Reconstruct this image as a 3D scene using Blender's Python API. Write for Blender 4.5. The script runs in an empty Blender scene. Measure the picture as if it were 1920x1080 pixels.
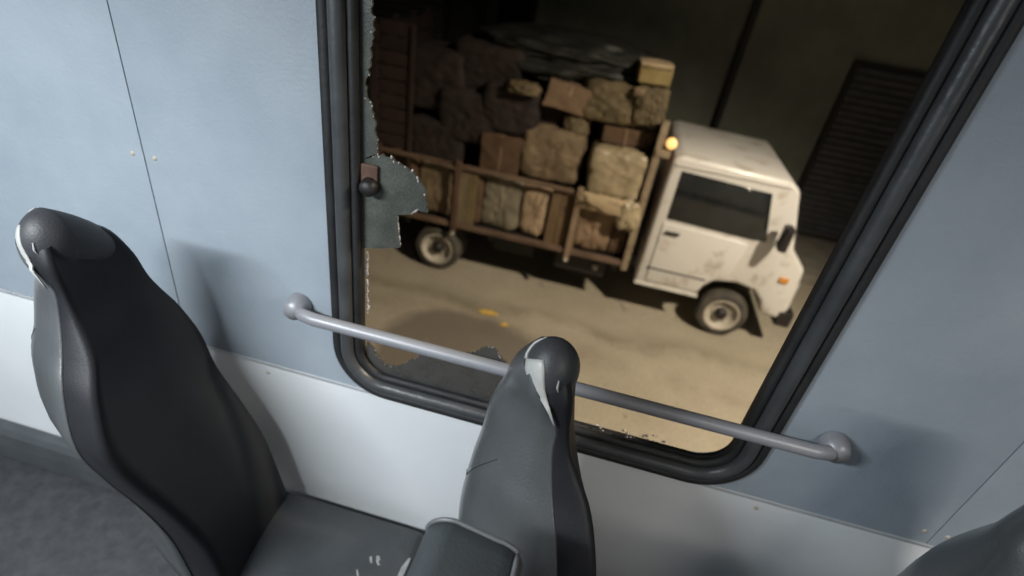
import bpy, bmesh, math, random
from mathutils import Vector, Matrix, noise
random.seed(7)
R = math.radians
scn = bpy.context.scene
col = scn.collection

# ------------------------------------------------------------------ camera
EYE = Vector((0, 0, 3.7))
F_PX = 1002.0
AX = Vector((0.96505516, 0.23551941, -0.11488752))      # world X seen by the camera (right, down, forward)
AD = Vector((-0.13928607, 0.83239132, 0.53639918))      # world down
AY = Vector((0.22196379, -0.50165257, 0.83610811))      # world Y
cam_d = bpy.data.cameras.new('camera')
cam = bpy.data.objects.new('camera', cam_d); col.objects.link(cam)
right = Vector((AX[0], AY[0], -AD[0])); down = Vector((AX[1], AY[1], -AD[1])); fwd = Vector((AX[2], AY[2], -AD[2]))
m = Matrix((right, -down, -fwd)).transposed().to_4x4(); m.translation = EYE
cam.matrix_world = m
cam_d.sensor_width = 36; cam_d.lens = 36 * F_PX / 1920
cam_d.clip_start = 0.02; cam_d.clip_end = 600
cam_d.dof.use_dof = True; cam_d.dof.focus_distance = 0.95; cam_d.dof.aperture_fstop = 2.0
scn.camera = cam

# ------------------------------------------------------------------ world, moon, lamps
w = bpy.data.worlds.new('World'); scn.world = w; w.use_nodes = True
nt = w.node_tree; bg = nt.nodes['Background']
sky = nt.nodes.new('ShaderNodeTexSky'); sky.sky_type = 'NISHITA'; sky.sun_disc = False
sky.sun_elevation = R(2); sky.sun_rotation = R(60)
nt.links.new(sky.outputs[0], bg.inputs[0]); bg.inputs[1].default_value = 0.0015
sd = bpy.data.lights.new('moon_light', 'SUN'); sd.energy = 0.015; sd.angle = R(0.5); sd.color = (.8, .88, 1)
so = bpy.data.objects.new('moon_light', sd); col.objects.link(so)
so.rotation_euler = (R(45), 0, R(30))
STREET = Vector((4.1, 1.75, 6.6)); STREET_AIM = Vector((1.3, 3.6, 0.0))
sl = bpy.data.lights.new('street_lamp_light', 'SPOT'); sl.energy = 4300; sl.color = (1, .87, .68)
sl.spot_size = R(92); sl.spot_blend = 0.9; sl.shadow_soft_size = 0.16
slo = bpy.data.objects.new('street_lamp_light', sl); col.objects.link(slo)
slo.location = STREET; slo.rotation_euler = (STREET_AIM - STREET).to_track_quat('-Z', 'Y').to_euler()
BUSLAMP = Vector((-1.25, -0.35, 3.93))
bl = bpy.data.lights.new('bus_ceiling_light', 'AREA'); bl.shape = 'RECTANGLE'; bl.size = .9; bl.size_y = .1
bl.energy = 84; bl.color = (.90, .96, 1)
bl2 = bpy.data.lights.new('bus_ceiling_light', 'AREA'); bl2.shape = 'RECTANGLE'; bl2.size = .9; bl2.size_y = .1
bl2.energy = 24; bl2.color = (1, .93, .84)
BUSLAMP2 = Vector((1.5, -.35, 3.93))
blo2 = bpy.data.objects.new('bus_ceiling_light', bl2); col.objects.link(blo2); blo2.location = BUSLAMP2
blo = bpy.data.objects.new('bus_ceiling_light', bl); col.objects.link(blo); blo.location = BUSLAMP
scn.view_settings.view_transform = 'Standard'; scn.view_settings.look = 'None'
scn.view_settings.exposure = 0; scn.view_settings.gamma = 1
scn.render.engine = 'CYCLES'; scn.cycles.use_denoising = True
scn.cycles.max_bounces = 6; scn.cycles.sample_clamp_indirect = 4

# ------------------------------------------------------------------ helpers
def ray(px, py):
    v = Vector((px - 960, py - 540, F_PX)); return Vector((v.dot(AX), v.dot(AY), -v.dot(AD)))
def onY(px, py, y):
    r = ray(px, py); return EYE + r * (y / r.y)

def mat(name, c1, c2=None, rough=.6, metal=0, nscale=6, bump=.0, bscale=40, spec=.5, detail=6, stretch=(1, 1, 1), ramp=(.35, .65), coat=0):
    M = bpy.data.materials.new(name); M.use_nodes = True
    N = M.node_tree; n = N.nodes; l = N.links; b = n['Principled BSDF']
    b.inputs['Roughness'].default_value = rough; b.inputs['Metallic'].default_value = metal
    b.inputs['Specular IOR Level'].default_value = spec
    if coat: b.inputs['Coat Weight'].default_value = coat; b.inputs['Coat Roughness'].default_value = .2
    tc = n.new('ShaderNodeTexCoord'); mp = n.new('ShaderNodeMapping'); mp.inputs['Scale'].default_value = stretch
    oi = n.new('ShaderNodeObjectInfo'); l.new(tc.outputs['Object'], mp.inputs['Vector'])
    ad = n.new('ShaderNodeVectorMath'); ad.operation = 'ADD'
    mu = n.new('ShaderNodeMath'); mu.operation = 'MULTIPLY'; mu.inputs[1].default_value = 37.0
    l.new(oi.outputs['Random'], mu.inputs[0]); l.new(mp.outputs[0], ad.inputs[0]); l.new(mu.outputs[0], ad.inputs[1])
    ns = n.new('ShaderNodeTexNoise'); ns.inputs['Scale'].default_value = nscale; ns.inputs['Detail'].default_value = detail
    ns.inputs['Roughness'].default_value = .62
    l.new(ad.outputs[0], ns.inputs['Vector'])
    cr = n.new('ShaderNodeValToRGB'); cr.color_ramp.elements[0].position = ramp[0]; cr.color_ramp.elements[1].position = ramp[1]
    cr.color_ramp.elements[0].color = (*c1, 1); cr.color_ramp.elements[1].color = (*(c2 or c1), 1)
    l.new(ns.outputs['Fac'], cr.inputs[0]); l.new(cr.outputs[0], b.inputs['Base Color'])
    if bump:
        n2 = n.new('ShaderNodeTexNoise'); n2.inputs['Scale'].default_value = bscale; n2.inputs['Detail'].default_value = 5
        l.new(ad.outputs[0], n2.inputs['Vector'])
        bp = n.new('ShaderNodeBump'); bp.inputs['Strength'].default_value = bump; bp.inputs['Distance'].default_value = .02
        l.new(n2.outputs['Fac'], bp.inputs['Height']); l.new(bp.outputs[0], b.inputs['Normal'])
    # worn gloss
    rr = n.new('ShaderNodeMapRange'); rr.inputs['To Min'].default_value = max(.02, rough - .12); rr.inputs['To Max'].default_value = min(1, rough + .12)
    l.new(ns.outputs['Fac'], rr.inputs['Value']); l.new(rr.outputs[0], b.inputs['Roughness'])
    return M

def emit(name, c, s):
    M = bpy.data.materials.new(name); M.use_nodes = True; b = M.node_tree.nodes['Principled BSDF']
    b.inputs['Base Color'].default_value = (*c, 1); b.inputs['Emission Color'].default_value = (*c, 1); b.inputs['Emission Strength'].default_value = s
    return M

M = {}
M['wall'] = mat('wall_laminate', (.68, .70, .71), (.74, .755, .76), .45, nscale=2.5, bump=.05, bscale=160)
M['pillar'] = mat('pillar_laminate', (.23, .27, .31), (.29, .33, .37), .6, nscale=2.2, bump=.10, bscale=140)
M['rubber'] = mat('black_rubber', (.009, .009, .010), (.016, .016, .016), .62, nscale=20, bump=.1, bscale=90)
M['rubber_grey'] = mat('grey_rubber', (.04, .042, .044), (.062, .065, .068), .38, nscale=9, bump=.08, bscale=60)
M['alu'] = mat('aluminium', (.21, .212, .23), (.28, .282, .30), .42, metal=.15, nscale=14, stretch=(.15, 1, 1), bump=.03)
M['trim'] = mat('trim_metal', (.6, .62, .64), (.75, .76, .77), .3, metal=.5)
M['shell'] = mat('seat_shell_plastic', (.052, .056, .058), (.066, .070, .073), .38, nscale=5, bump=.10, bscale=230, coat=.5)
M['shell2'] = mat('seat_top_plastic', (.034, .039, .042), (.045, .050, .053), .42, nscale=6, bump=.12, bscale=260)
M['pad'] = mat('seat_padding_vinyl', (.0075, .008, .010), (.012, .0125, .015), .55, spec=.3, nscale=8, bump=.08, bscale=320)
M['cushion'] = mat('seat_cushion_vinyl', (.030, .033, .036), (.042, .045, .048), .4, nscale=7, bump=.2, bscale=200)
M['headrest'] = mat('headrest_vinyl', (.026, .027, .030), (.036, .037, .041), .5, spec=.4, nscale=8, bump=.1, bscale=300)
M['silver'] = mat('silver_trim_plastic', (.26,.26,.25), (.36, .36, .34), .42, nscale=12, bump=.05)
M['piping'] = mat('seat_piping', (.09, .095, .10), (.14, .145, .15), .45)
M['duct'] = mat('duct_plastic', (.052, .058, .062), (.072, .078, .082), .5, nscale=7, bump=.12, bscale=180)
M['pale_mark'] = mat('pale_grey_mark', (.17, .17, .17), (.28, .28, .28), .7, nscale=60)
M['floor'] = mat('bus_floor_vinyl', (.03, .032, .035), (.05, .05, .055), .6, nscale=30)
M['ceil'] = mat('bus_ceiling_panel', (.5, .51, .52), (.56, .57, .58), .6)
M['black'] = mat('black_metal', (.007, .006, .007), (.016, .013, .012), .55, nscale=8, bump=.2)
M['tyre'] = mat('tyre_rubber', (.030, .027, .023), (.075, .065, .05), .8, nscale=9, bump=.3, bscale=70)
M['rim'] = mat('dusty_rim', (.30, .27, .22), (.46, .42, .35), .55, nscale=12, bump=.1)
M['cab'] = mat('white_cab_paint', (.36, .31, .25), (.58, .56, .53), .35, nscale=5, bump=.04, coat=.3, ramp=(.28, .46))
M['glass_dark'] = mat('dark_window_glass', (.01, .012, .013), (.02, .022, .024), .08, nscale=3)
M['wood_red'] = mat('red_brown_wood', (.055, .028, .018), (.115, .062, .04), .75, nscale=9, bump=.4, bscale=40, stretch=(1, 1, .25))
M['rail_wood'] = mat('faded_red_rail', (.075, .044, .028), (.15, .10, .066), .7, nscale=10, bump=.3, stretch=(.25, 1, 1))
M['dark_red'] = mat('dark_maroon_panel', (.014, .007, .006), (.026, .013, .010), .7, nscale=4, bump=.3)
M['post'] = mat('weathered_post', (.16, .12, .075), (.27, .21, .14), .75, nscale=10, bump=.3)
for k, (a, b_) in enumerate([((.15, .12, .07), (.25, .20, .12)), ((.11, .09, .04), (.19, .15, .07)), ((.17, .18, .13), (.28, .28, .20)),
                             ((.27, .22, .14), (.40, .33, .22)), ((.10, .065, .03), (.17, .11, .055)), ((.21, .15, .09), (.32, .24, .16)), ((.075, .05, .028), (.13, .09, .05))]):
    M['board%d' % k] = mat('side_board_paint_%s' % 'abcdefg'[k], tuple(v * .62 + q for v, q in zip(a, (.028, .016, .008))), tuple(v * .68 + q for v, q in zip(b_, (.028, .016, .008))), .75, nscale=7, bump=.35, bscale=50, stretch=(1, 1, .4))
M['card'] = mat('brown_cardboard', (0.1098, 0.0679, 0.0388), (0.1592, 0.1018, 0.0582), .85, nscale=5, bump=0.22)
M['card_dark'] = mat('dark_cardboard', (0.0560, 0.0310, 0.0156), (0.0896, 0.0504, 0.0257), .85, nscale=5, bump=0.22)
M['card_pale'] = mat('pale_cardboard', (0.2854, 0.2134, 0.1234), (0.3951, 0.3007, 0.1851), .8, nscale=5, bump=0.22)
M['yellow'] = mat('mustard_carton', (.17, .125, .04), (.24, .18, .07), .7, nscale=4, bump=.1)
M['grey_bale'] = mat('greyish_bale', (0.0933, 0.0825, 0.0547), (0.2085, 0.1794, 0.1234), .8, nscale=3.5, bump=0.22, bscale=18, stretch=(1.6, 1, .5))
M['pale_bale'] = mat('pale_bale', (0.1866, 0.1310, 0.0793), (0.3732, 0.2716, 0.1763), .8, nscale=3.5, bump=0.22, bscale=14)
M['tan_bale'] = mat('light_brown_bale', (0.1317, 0.0825, 0.0485), (0.2415, 0.1600, 0.0970), .8, nscale=3.5, bump=0.22, bscale=14)
M['plastic'] = mat('crumpled_pale_plastic', (0.1756, 0.1406, 0.0837), (0.3403, 0.2764, 0.1763), .42, nscale=4, bump=0.22, bscale=9)
M['olive'] = mat('olive_sack', (0.0604, 0.0446, 0.0211), (0.1317, 0.0970, 0.0485), .75, nscale=6, bump=0.22, bscale=12)
M['tan'] = mat('tan_sack', (0.0933, 0.0640, 0.0353), (0.1866, 0.1358, 0.0793), .8, nscale=5, bump=0.22, bscale=14)
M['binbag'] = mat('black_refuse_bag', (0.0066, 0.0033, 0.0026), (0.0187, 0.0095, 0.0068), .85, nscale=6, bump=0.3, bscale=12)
M['tarp'] = mat('dark_green_tarpaulin', (.005, .0055, .004), (.011, .012, .009), .65, nscale=4, bump=.7, bscale=9)
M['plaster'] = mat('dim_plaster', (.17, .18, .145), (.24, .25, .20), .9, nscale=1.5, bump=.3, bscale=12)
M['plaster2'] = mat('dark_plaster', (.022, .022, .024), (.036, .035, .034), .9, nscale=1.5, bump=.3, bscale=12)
M['shutter'] = mat('steel_shutter', (.06, .065, .07), (.10, .10, .11), .5, metal=.4, nscale=3)
M['concrete'] = mat('pavement_concrete', (.16, .145, .12), (.24, .22, .18), .9, nscale=4, bump=.3, bscale=60)
M['paper'] = mat('litter_paper', (.20, .18, .14), (.30, .27, .22), .85, nscale=20)
M['fleck'] = mat('yellow_fleck', (.42, .27, .05), (.6, .4, .1), .5, nscale=20)
M['pebble'] = mat('pebbles', (.20, .16, .10), (.34, .28, .19), .9, nscale=3)
M['lamp_on'] = emit('lamp_glass_lit', (1, .8, .5), 8)
M['marker_on'] = emit('marker_lamp_lit', (1, .58, .20), 1.1)
M['tube_on'] = emit('ceiling_tube_lit', (.9, .96, 1), 6)
M['signal'] = mat('orange_lens', (.5, .18, .02), (.6, .25, .03), .3)
M['crumb'] = mat('broken_glass_edge', (.26, .24, .245), (.55, .50, .50), .4, nscale=60)

# ground: beige dusty road with darker worn and damp marks and a painted shadow
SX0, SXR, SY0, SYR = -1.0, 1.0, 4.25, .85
def ground_mat():
    X = bpy.data.materials.new('dusty_road'); X.use_nodes = True; N = X.node_tree; n = N.nodes; l = N.links; b = n['Principled BSDF']
    tc = n.new('ShaderNodeTexCoord'); P = tc.outputs['Object']
    def noi(scale, detail=6, st=None, rough=.6):
        v = P
        if st:
            mp = n.new('ShaderNodeMapping'); mp.inputs['Scale'].default_value = st; l.new(P, mp.inputs[0]); v = mp.outputs[0]
        t = n.new('ShaderNodeTexNoise'); t.inputs['Scale'].default_value = scale; t.inputs['Detail'].default_value = detail; t.inputs['Roughness'].default_value = rough
        l.new(v, t.inputs['Vector']); return t.outputs['Fac']
    def ramp(fac, a, ca, b2, cb):
        r = n.new('ShaderNodeValToRGB'); r.color_ramp.elements[0].position = a; r.color_ramp.elements[1].position = b2
        r.color_ramp.elements[0].color = (*ca, 1); r.color_ramp.elements[1].color = (*cb, 1); l.new(fac, r.inputs[0]); return r.outputs[0]
    def mix(f, a, b2, mode='MIX'):
        x = n.new('ShaderNodeMix'); x.data_type = 'RGBA'; x.blend_type = mode; l.new(f, x.inputs['Factor']) if not isinstance(f, float) else setattr(x.inputs['Factor'], 'default_value', f)
        l.new(a, x.inputs['A']); 
        if isinstance(b2, tuple): x.inputs['B'].default_value = (*b2, 1)
        else: l.new(b2, x.inputs['B'])
        return x.outputs['Result']
    base = ramp(noi(.9, 8), .3, (.29, .25, .185), .7, (.385, .34, .26))
    speck = ramp(noi(45, 4),   .40, (.72, .72, .72), .62, (1, 1, 1))
    c = mix(1.0, base, speck, 'MULTIPLY')
    sxyz = n.new('ShaderNodeSeparateXYZ'); l.new(P, sxyz.inputs[0])
    def math_(op, a, b2=None, clamp=False):
        q = n.new('ShaderNodeMath'); q.operation = op; q.use_clamp = clamp
        for i, v in enumerate((a, b2)):
            if v is None: continue
            if isinstance(v, (int, float)): q.inputs[i].default_value = v
            else: l.new(v, q.inputs[i])
        return q.outputs[0]
    wob = math_('MULTIPLY', math_('SUBTRACT', noi(1.1, 4), .5), .9)
    def track(y0, slope, half):   # a line of damp tyre track along the road
        yy = math_('ADD', math_('SUBTRACT', sxyz.outputs['Y'], math_('MULTIPLY', sxyz.outputs['X'], slope)), wob)
        d = math_('ABSOLUTE', math_('SUBTRACT', yy, y0))
        return math_('SUBTRACT', 1.0, math_('DIVIDE', d, half), True)
    t1 = math_('MULTIPLY', track(5.3, .02, .2), ramp(noi(2.2), .35, (.2, .2, .2), .6, (1, 1, 1)))
    c = mix(math_('MULTIPLY', t1, .45), c, (.075, .062, .03))
    t2 = math_('MULTIPLY', track(4.75, -.03, .25), ramp(noi(1.7), .4, (0, 0, 0), .62, (1, 1, 1)))
    c = mix(math_('MULTIPLY', t2, .3), c, (.10, .07, .045))
    # shadow beside the bus, painted into the road colour
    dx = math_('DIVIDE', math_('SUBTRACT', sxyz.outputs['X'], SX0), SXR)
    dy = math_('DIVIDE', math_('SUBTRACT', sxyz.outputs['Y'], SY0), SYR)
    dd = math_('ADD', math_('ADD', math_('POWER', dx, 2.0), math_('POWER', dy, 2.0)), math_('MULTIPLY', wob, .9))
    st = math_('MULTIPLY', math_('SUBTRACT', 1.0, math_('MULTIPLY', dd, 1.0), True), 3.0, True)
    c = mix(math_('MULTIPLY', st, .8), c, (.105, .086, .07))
    l.new(c, b.inputs['Base Color'])
    b.inputs['Roughness'].default_value = .85
    bp = n.new('ShaderNodeBump'); bp.inputs['Strength'].default_value = .5; bp.inputs['Distance'].default_value = .02
    l.new(math_('ADD', noi(6, 8), math_('MULTIPLY', noi(60, 3), .4)), bp.inputs['Height']); l.new(bp.outputs[0], b.inputs['Normal'])
    return X
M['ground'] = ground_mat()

def crazed_glass():
    X = bpy.data.materials.new('crazed_tempered_glass'); X.use_nodes = True; N = X.node_tree; n = N.nodes; l = N.links; b = n['Principled BSDF']
    tc = n.new('ShaderNodeTexCoord')
    v = n.new('ShaderNodeTexVoronoi'); v.feature = 'DISTANCE_TO_EDGE'; v.inputs['Scale'].default_value = 150; l.new(tc.outputs['Object'], v.inputs['Vector'])
    r = n.new('ShaderNodeValToRGB'); r.color_ramp.elements[0].position = 0; r.color_ramp.elements[1].position = .09
    r.color_ramp.elements[0].color = (.13, .135, .115, 1); r.color_ramp.elements[1].color = (.080, .086, .074, 1)
    l.new(v.outputs['Distance'], r.inputs[0])
    ns = n.new('ShaderNodeTexNoise'); ns.inputs['Scale'].default_value = 14; ns.inputs['Detail'].default_value = 5; l.new(tc.outputs['Object'], ns.inputs['Vector'])
    r2 = n.new('ShaderNodeValToRGB'); r2.color_ramp.elements[0].color = (.45, .45, .45, 1); r2.color_ramp.elements[0].position = .3; r2.color_ramp.elements[1].position = .7
    l.new(ns.outputs['Fac'], r2.inputs[0])
    mx = n.new('ShaderNodeMix'); mx.data_type = 'RGBA'; mx.blend_type = 'MULTIPLY'; mx.inputs['Factor'].default_value = 1
    l.new(r.outputs[0], mx.inputs['A']); l.new(r2.outputs[0], mx.inputs['B']); l.new(mx.outputs['Result'], b.inputs['Base Color'])
    b.inputs['Roughness'].default_value = .35
    bp = n.new('ShaderNodeBump'); bp.inputs['Strength'].default_value = .25; bp.inputs['Distance'].default_value = .002
    l.new(v.outputs['Distance'], bp.inputs['Height']); l.new(bp.outputs[0], b.inputs['Normal'])
    tr = n.new('ShaderNodeBsdfTransparent'); tr.inputs[0].default_value = (.6, .6, .58, 1)
    ms = n.new('ShaderNodeMixShader'); ms.inputs[0].default_value = .9
    l.new(tr.outputs[0], ms.inputs[1]); l.new(b.outputs[0], ms.inputs[2]); l.new(ms.outputs[0], n['Material Output'].inputs[0])
    return X
def film_glass(name, alpha, c, tint, rough=.12, var=.12):
    X = bpy.data.materials.new(name); X.use_nodes = True; N = X.node_tree; n = N.nodes; l = N.links; b = n['Principled BSDF']
    b.inputs['Base Color'].default_value = (*c, 1); b.inputs['Roughness'].default_value = rough
    tc = n.new('ShaderNodeTexCoord'); ns = n.new('ShaderNodeTexNoise'); ns.inputs['Scale'].default_value = 22; ns.inputs['Detail'].default_value = 8
    l.new(tc.outputs['Object'], ns.inputs['Vector'])
    mr = n.new('ShaderNodeMapRange'); mr.inputs['From Min'].default_value = .3; mr.inputs['From Max'].default_value = .7
    mr.inputs['To Min'].default_value = alpha - var; mr.inputs['To Max'].default_value = alpha + var; l.new(ns.outputs['Fac'], mr.inputs['Value'])
    tr = n.new('ShaderNodeBsdfTransparent'); tr.inputs[0].default_value = (*tint, 1)
    ms = n.new('ShaderNodeMixShader'); l.new(mr.outputs[0], ms.inputs[0])
    l.new(tr.outputs[0], ms.inputs[1]); l.new(b.outputs[0], ms.inputs[2]); l.new(ms.outputs[0], n['Material Output'].inputs[0])
    return X
M['crazed'] = crazed_glass()
M['grimy'] = film_glass('grimy_tinted_glass', .62, (.085, .083, .078), (.6, .58, .55), .4)
M['tint'] = film_glass('tinted_window_glass', .25, (.03, .033, .033), (.45, .48, .47), .06, .02)

def link(o, parent=None):
    col.objects.link(o)
    if parent:
        o.parent = parent
        loc = parent.location.copy() if parent.type == 'EMPTY' else Vector((0, 0, 0))   # mesh parents sit at the origin, their shape in world metres
        o.matrix_parent_inverse = Matrix.Translation(-loc)
    return o
def from_bm(name, bm, m, parent=None, smooth=False):
    me = bpy.data.meshes.new(name); bm.to_mesh(me); bm.free()
    if m: me.materials.append(m)
    for p in me.polygons: p.use_smooth = smooth
    return link(bpy.data.objects.new(name, me), parent)
def pydata(name, vs, fs, m, parent=None, smooth=False):
    me = bpy.data.meshes.new(name); me.from_pydata([tuple(v) for v in vs], [], fs); me.update()
    bm = bmesh.new(); bm.from_mesh(me); bmesh.ops.recalc_face_normals(bm, faces=bm.faces); bm.to_mesh(me); bm.free()
    if m: me.materials.append(m)
    for p in me.polygons: p.use_smooth = smooth
    return link(bpy.data.objects.new(name, me), parent)
def add_box(bm, x0, x1, y0, y1, z0, z1, bev=0, rot=None, seg=2):
    r = bmesh.ops.create_cube(bm, size=1); vs = r['verts']
    c = Vector(((x0 + x1) / 2, (y0 + y1) / 2, (z0 + z1) / 2))
    for v in vs: v.co = Vector((v.co.x * (x1 - x0), v.co.y * (y1 - y0), v.co.z * (z1 - z0)))
    if bev:
        es = list({e for v in vs for e in v.link_edges})
        rr = bmesh.ops.bevel(bm, geom=es, offset=bev, segments=seg, affect='EDGES', profile=.6)
        vs = list({v for f in rr['faces'] for v in f.verts} | {v for v in vs if v.is_valid})
    for v in vs:
        if rot is not None: v.co = rot @ v.co
        v.co += c
    return vs
def box(name, x0, x1, y0, y1, z0, z1, m, parent=None, bev=0, rot=None, seg=2):
    bm = bmesh.new(); add_box(bm, x0, x1, y0, y1, z0, z1, bev, rot, seg); return from_bm(name, bm, m, parent)
def add_tube(bm, pts, r, n=10, closed=False, cap=True):
    pts = [Vector(p) for p in pts]; N = len(pts); rings = []
    up = None
    for i, p in enumerate(pts):
        a = pts[(i - 1) % N] if (closed or i) else p; b = pts[(i + 1) % N] if (closed or i < N - 1) else p
        t = (b - a).normalized()
        if up is None: up = t.orthogonal().normalized()
        up = (up - t * up.dot(t)).normalized(); s = t.cross(up)
        rr = r[i] if isinstance(r, (list, tuple)) else r
        rings.append([bm.verts.new(p + (up * math.cos(2 * math.pi * k / n) + s * math.sin(2 * math.pi * k / n)) * rr) for k in range(n)])
    M_ = N if closed else N - 1
    for i in range(M_):
        A = rings[i]; B = rings[(i + 1) % N]
        for k in range(n): bm.faces.new((A[k], A[(k + 1) % n], B[(k + 1) % n], B[k]))
    if cap and not closed: bm.faces.new(rings[0][::-1]); bm.faces.new(rings[-1])
def tube(name, pts, r, m, parent=None, n=10, closed=False):
    bm = bmesh.new(); add_tube(bm, pts, r, n, closed); return from_bm(name, bm, m, parent, True)
def prism_y(name, poly, y0, y1, m, parent=None, bev=0):      # outline in XZ given depth
    n = len(poly); vs = [(p[0], y0, p[1]) for p in poly] + [(p[0], y1, p[1]) for p in poly]
    fs = [list(range(n)), list(range(2 * n - 1, n - 1, -1))] + [[i, (i + 1) % n, n + (i + 1) % n, n + i] for i in range(n)]
    o = pydata(name, vs, fs, m, parent)
    if bev:
        b = o.modifiers.new('bevel', 'BEVEL'); b.width = bev; b.segments = 3; b.limit_method = 'ANGLE'; b.angle_limit = R(35)
        for p in o.data.polygons: p.use_smooth = True
    return o
def lathe_y(name, prof, c, m, parent=None, n=32, smooth=True):  # profile (radius, y offset) about a Y axis
    vs = []; fs = []
    for (r, y) in prof:
        for k in range(n):
            a = 2 * math.pi * k / n; vs.append((c[0] + r * math.cos(a), c[1] + y, c[2] + r * math.sin(a)))
    for i in range(len(prof) - 1):
        for k in range(n): fs.append((i * n + k, i * n + (k + 1) % n, (i + 1) * n + (k + 1) % n, (i + 1) * n + k))
    return pydata(name, vs, fs, m, parent, smooth)
def lump(name, c, s, m, parent=None, amp=.12, freq=3.0, p=2.6, seed=0, sub=4, wrinkle=.0, rotz=0, flat=True):
    bm = bmesh.new(); bmesh.ops.create_icosphere(bm, subdivisions=sub, radius=1)
    q = Matrix.Rotation(rotz, 3, 'Z')
    for v in bm.verts:
        d = v.co.normalized(); k = (abs(d.x) ** p + abs(d.y) ** p + abs(d.z) ** p) ** (-1 / p)
        nn = noise.noise(d * freq + Vector((seed * 7.1, seed * 3.3, seed)))
        n2 = noise.noise(d * freq * 3.1 + Vector((seed, seed * 5.3, 2)))
        rg = 1 - abs(noise.noise(d * freq * 2.3 + Vector((seed * 2, 1, seed)))) * 2
        k *= 1 + amp * nn + amp * .4 * n2 + wrinkle * (rg - .5)
        co = Vector((d.x * s[0], d.y * s[1], d.z * s[2])) * k
        if flat and co.z < -s[2] * .92: co.z = -s[2] * .92
        v.co = q @ co + Vector(c)
    return from_bm(name, bm, m, parent, True)
def tag(o, label=None, cat=None, group=None, kind=None):
    if label: o['label'] = label
    if cat: o['category'] = cat
    if group: o['group'] = group
    if kind: o['kind'] = kind
    return o
def thing(name, label, cat, loc=(0, 0, 0), group=None):
    o = bpy.data.objects.new(name, None); o.empty_display_size = .1; o.location = loc; col.objects.link(o)
    return tag(o, label, cat, group)

# ------------------------------------------------------------------ ground, pavement, background
def sheet(name, x0, x1, y0, y1, z, m, kind='structure'):
    return tag(pydata(name, [(x0, y0, z), (x1, y0, z), (x1, y1, z), (x0, y1, z)], [(0, 1, 2, 3)], m), kind=kind)
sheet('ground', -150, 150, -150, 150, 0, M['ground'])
tag(box('pavement', -40, 40, 8.05, 9.6, -.05, .13, M['concrete']), kind='structure')
kerb = thing('kerb', 'row of worn concrete kerbstones along the pavement behind the truck', 'kerb', (0, 7.95, 0))
kb = None
for i in range(26):
    x = -13 + i * 1.0
    if kb is None: kb = box('kerbstone', -.49, .49, -.10, .09, -.05, .14, M['concrete'], None, .012); o = kb
    else: o = kb.copy(); col.objects.link(o)
    o.parent = kerb; o.location = (x + .5, 0, random.uniform(-.006, .006))

bld = thing('building', 'unlit plastered building with dark doorway behind the loaded truck', 'building', (0, 9.6, 0))
DX0, DX1 = -2.55, -1.75
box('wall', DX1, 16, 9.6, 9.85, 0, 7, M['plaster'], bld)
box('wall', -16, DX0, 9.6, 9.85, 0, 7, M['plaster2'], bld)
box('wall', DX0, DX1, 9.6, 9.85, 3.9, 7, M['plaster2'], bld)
box('doorway', DX0, DX1, 10.6, 10.7, 0, 3.9, M['black'], bld)
box('door_frame', DX1 - .002, DX1 + .08, 9.55, 9.62, 0, 3.9, M['black'], bld)
box('door_frame', DX0 - .08, DX0 + .002, 9.55, 9.62, 0, 3.9, M['black'], bld)
box('drainpipe', 1.55, 1.66, 9.48, 9.59, .13, 7, M['black'], bld, .03)
box('plinth', DX1 + .09, 16, 9.52, 9.598, .13, .75, M['plaster2'], bld, .01)
for sx in (-9.6, -6.0, 3.3):
    fr = box('shutter', sx - .06, sx + 2.86, 9.5, 9.597, .13, 2.95, M['black'], bld)
    sl0 = None
    for k in range(26):
        z = .18 + k * .105
        if sl0 is None: sl0 = box('slat', sx, sx + 2.8, 9.47, 9.499, z, z + .09, M['shutter'], fr, .01, seg=1); zb = z
        else:
            o = sl0.copy(); col.objects.link(o); o.location = (sl0.location.x, sl0.location.y, sl0.location.z + (z - zb))

sp = thing('street_lamp', 'tall street lamp throwing warm light onto the road beside the bus', 'street lamp', (6.6, 1.75, 0))
tube('pole', [(6.6, 1.75, 0), (6.6, 1.75, 3), (6.6, 1.75, 6.6)], [.09, .075, .05], M['black'], sp)
tube('arm', [(6.6, 1.75, 6.5), (6.2, 1.75, 6.75), (5.2, 1.75, 6.8), (4.5, 1.75, 6.72)], .035, M['black'], sp)
hd = box('lamp_head', 3.75, 4.55, 1.6, 1.9, 6.66, 6.78, M['black'], sp, .03)
box('lens', 3.85, 4.4, 1.66, 1.84, 6.635, 6.658, M['lamp_on'], hd)

# ------------------------------------------------------------------ truck
TY = 5.75
tk = thing('truck', 'small white-cabbed truck with worn board sides heaped with sacks and cartons', 'truck', (-.9, 6.5, 0))
box('load_bed', -2.66, .52, TY + .05, TY + 1.65, .66, .745, M['black'], tk, .01)
for yy in (TY + .45, TY + 1.2): box('chassis_rail', -2.6, 2.1, yy, yy + .08, .50, .655, M['black'], tk, .01)
for xx in (-2.3, -1.2, -.3, .35): box('cross_beam', xx, xx + .07, TY + .08, TY + 1.6, .56, .655, M['black'], tk)
tube('axle', [(-1.84, TY + .1, .31), (-1.84, TY + 1.55, .31)], .05, M['black'], tk)
lump('differential', (-1.84, TY + .85, .32), (.16, .14, .15), M['black'], tk, .02, flat=False, sub=3)
tube('exhaust_pipe', [(.6, TY + .6, .42), (-.6, TY + .62, .42), (-1.2, TY + .66, .44), (-1.5, TY + .66, .56), (-2.2, TY + .66, .56), (-2.6, TY + .66, .46)], .03, M['black'], tk)
box('fuel_tank', -.35, .30, TY + .12, TY + .42, .38, .64, M['black'], tk, .05)
box('toolbox', -1.15, -.62, TY + .2, TY + .44, .40, .64, M['black'], tk, .02)
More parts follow.
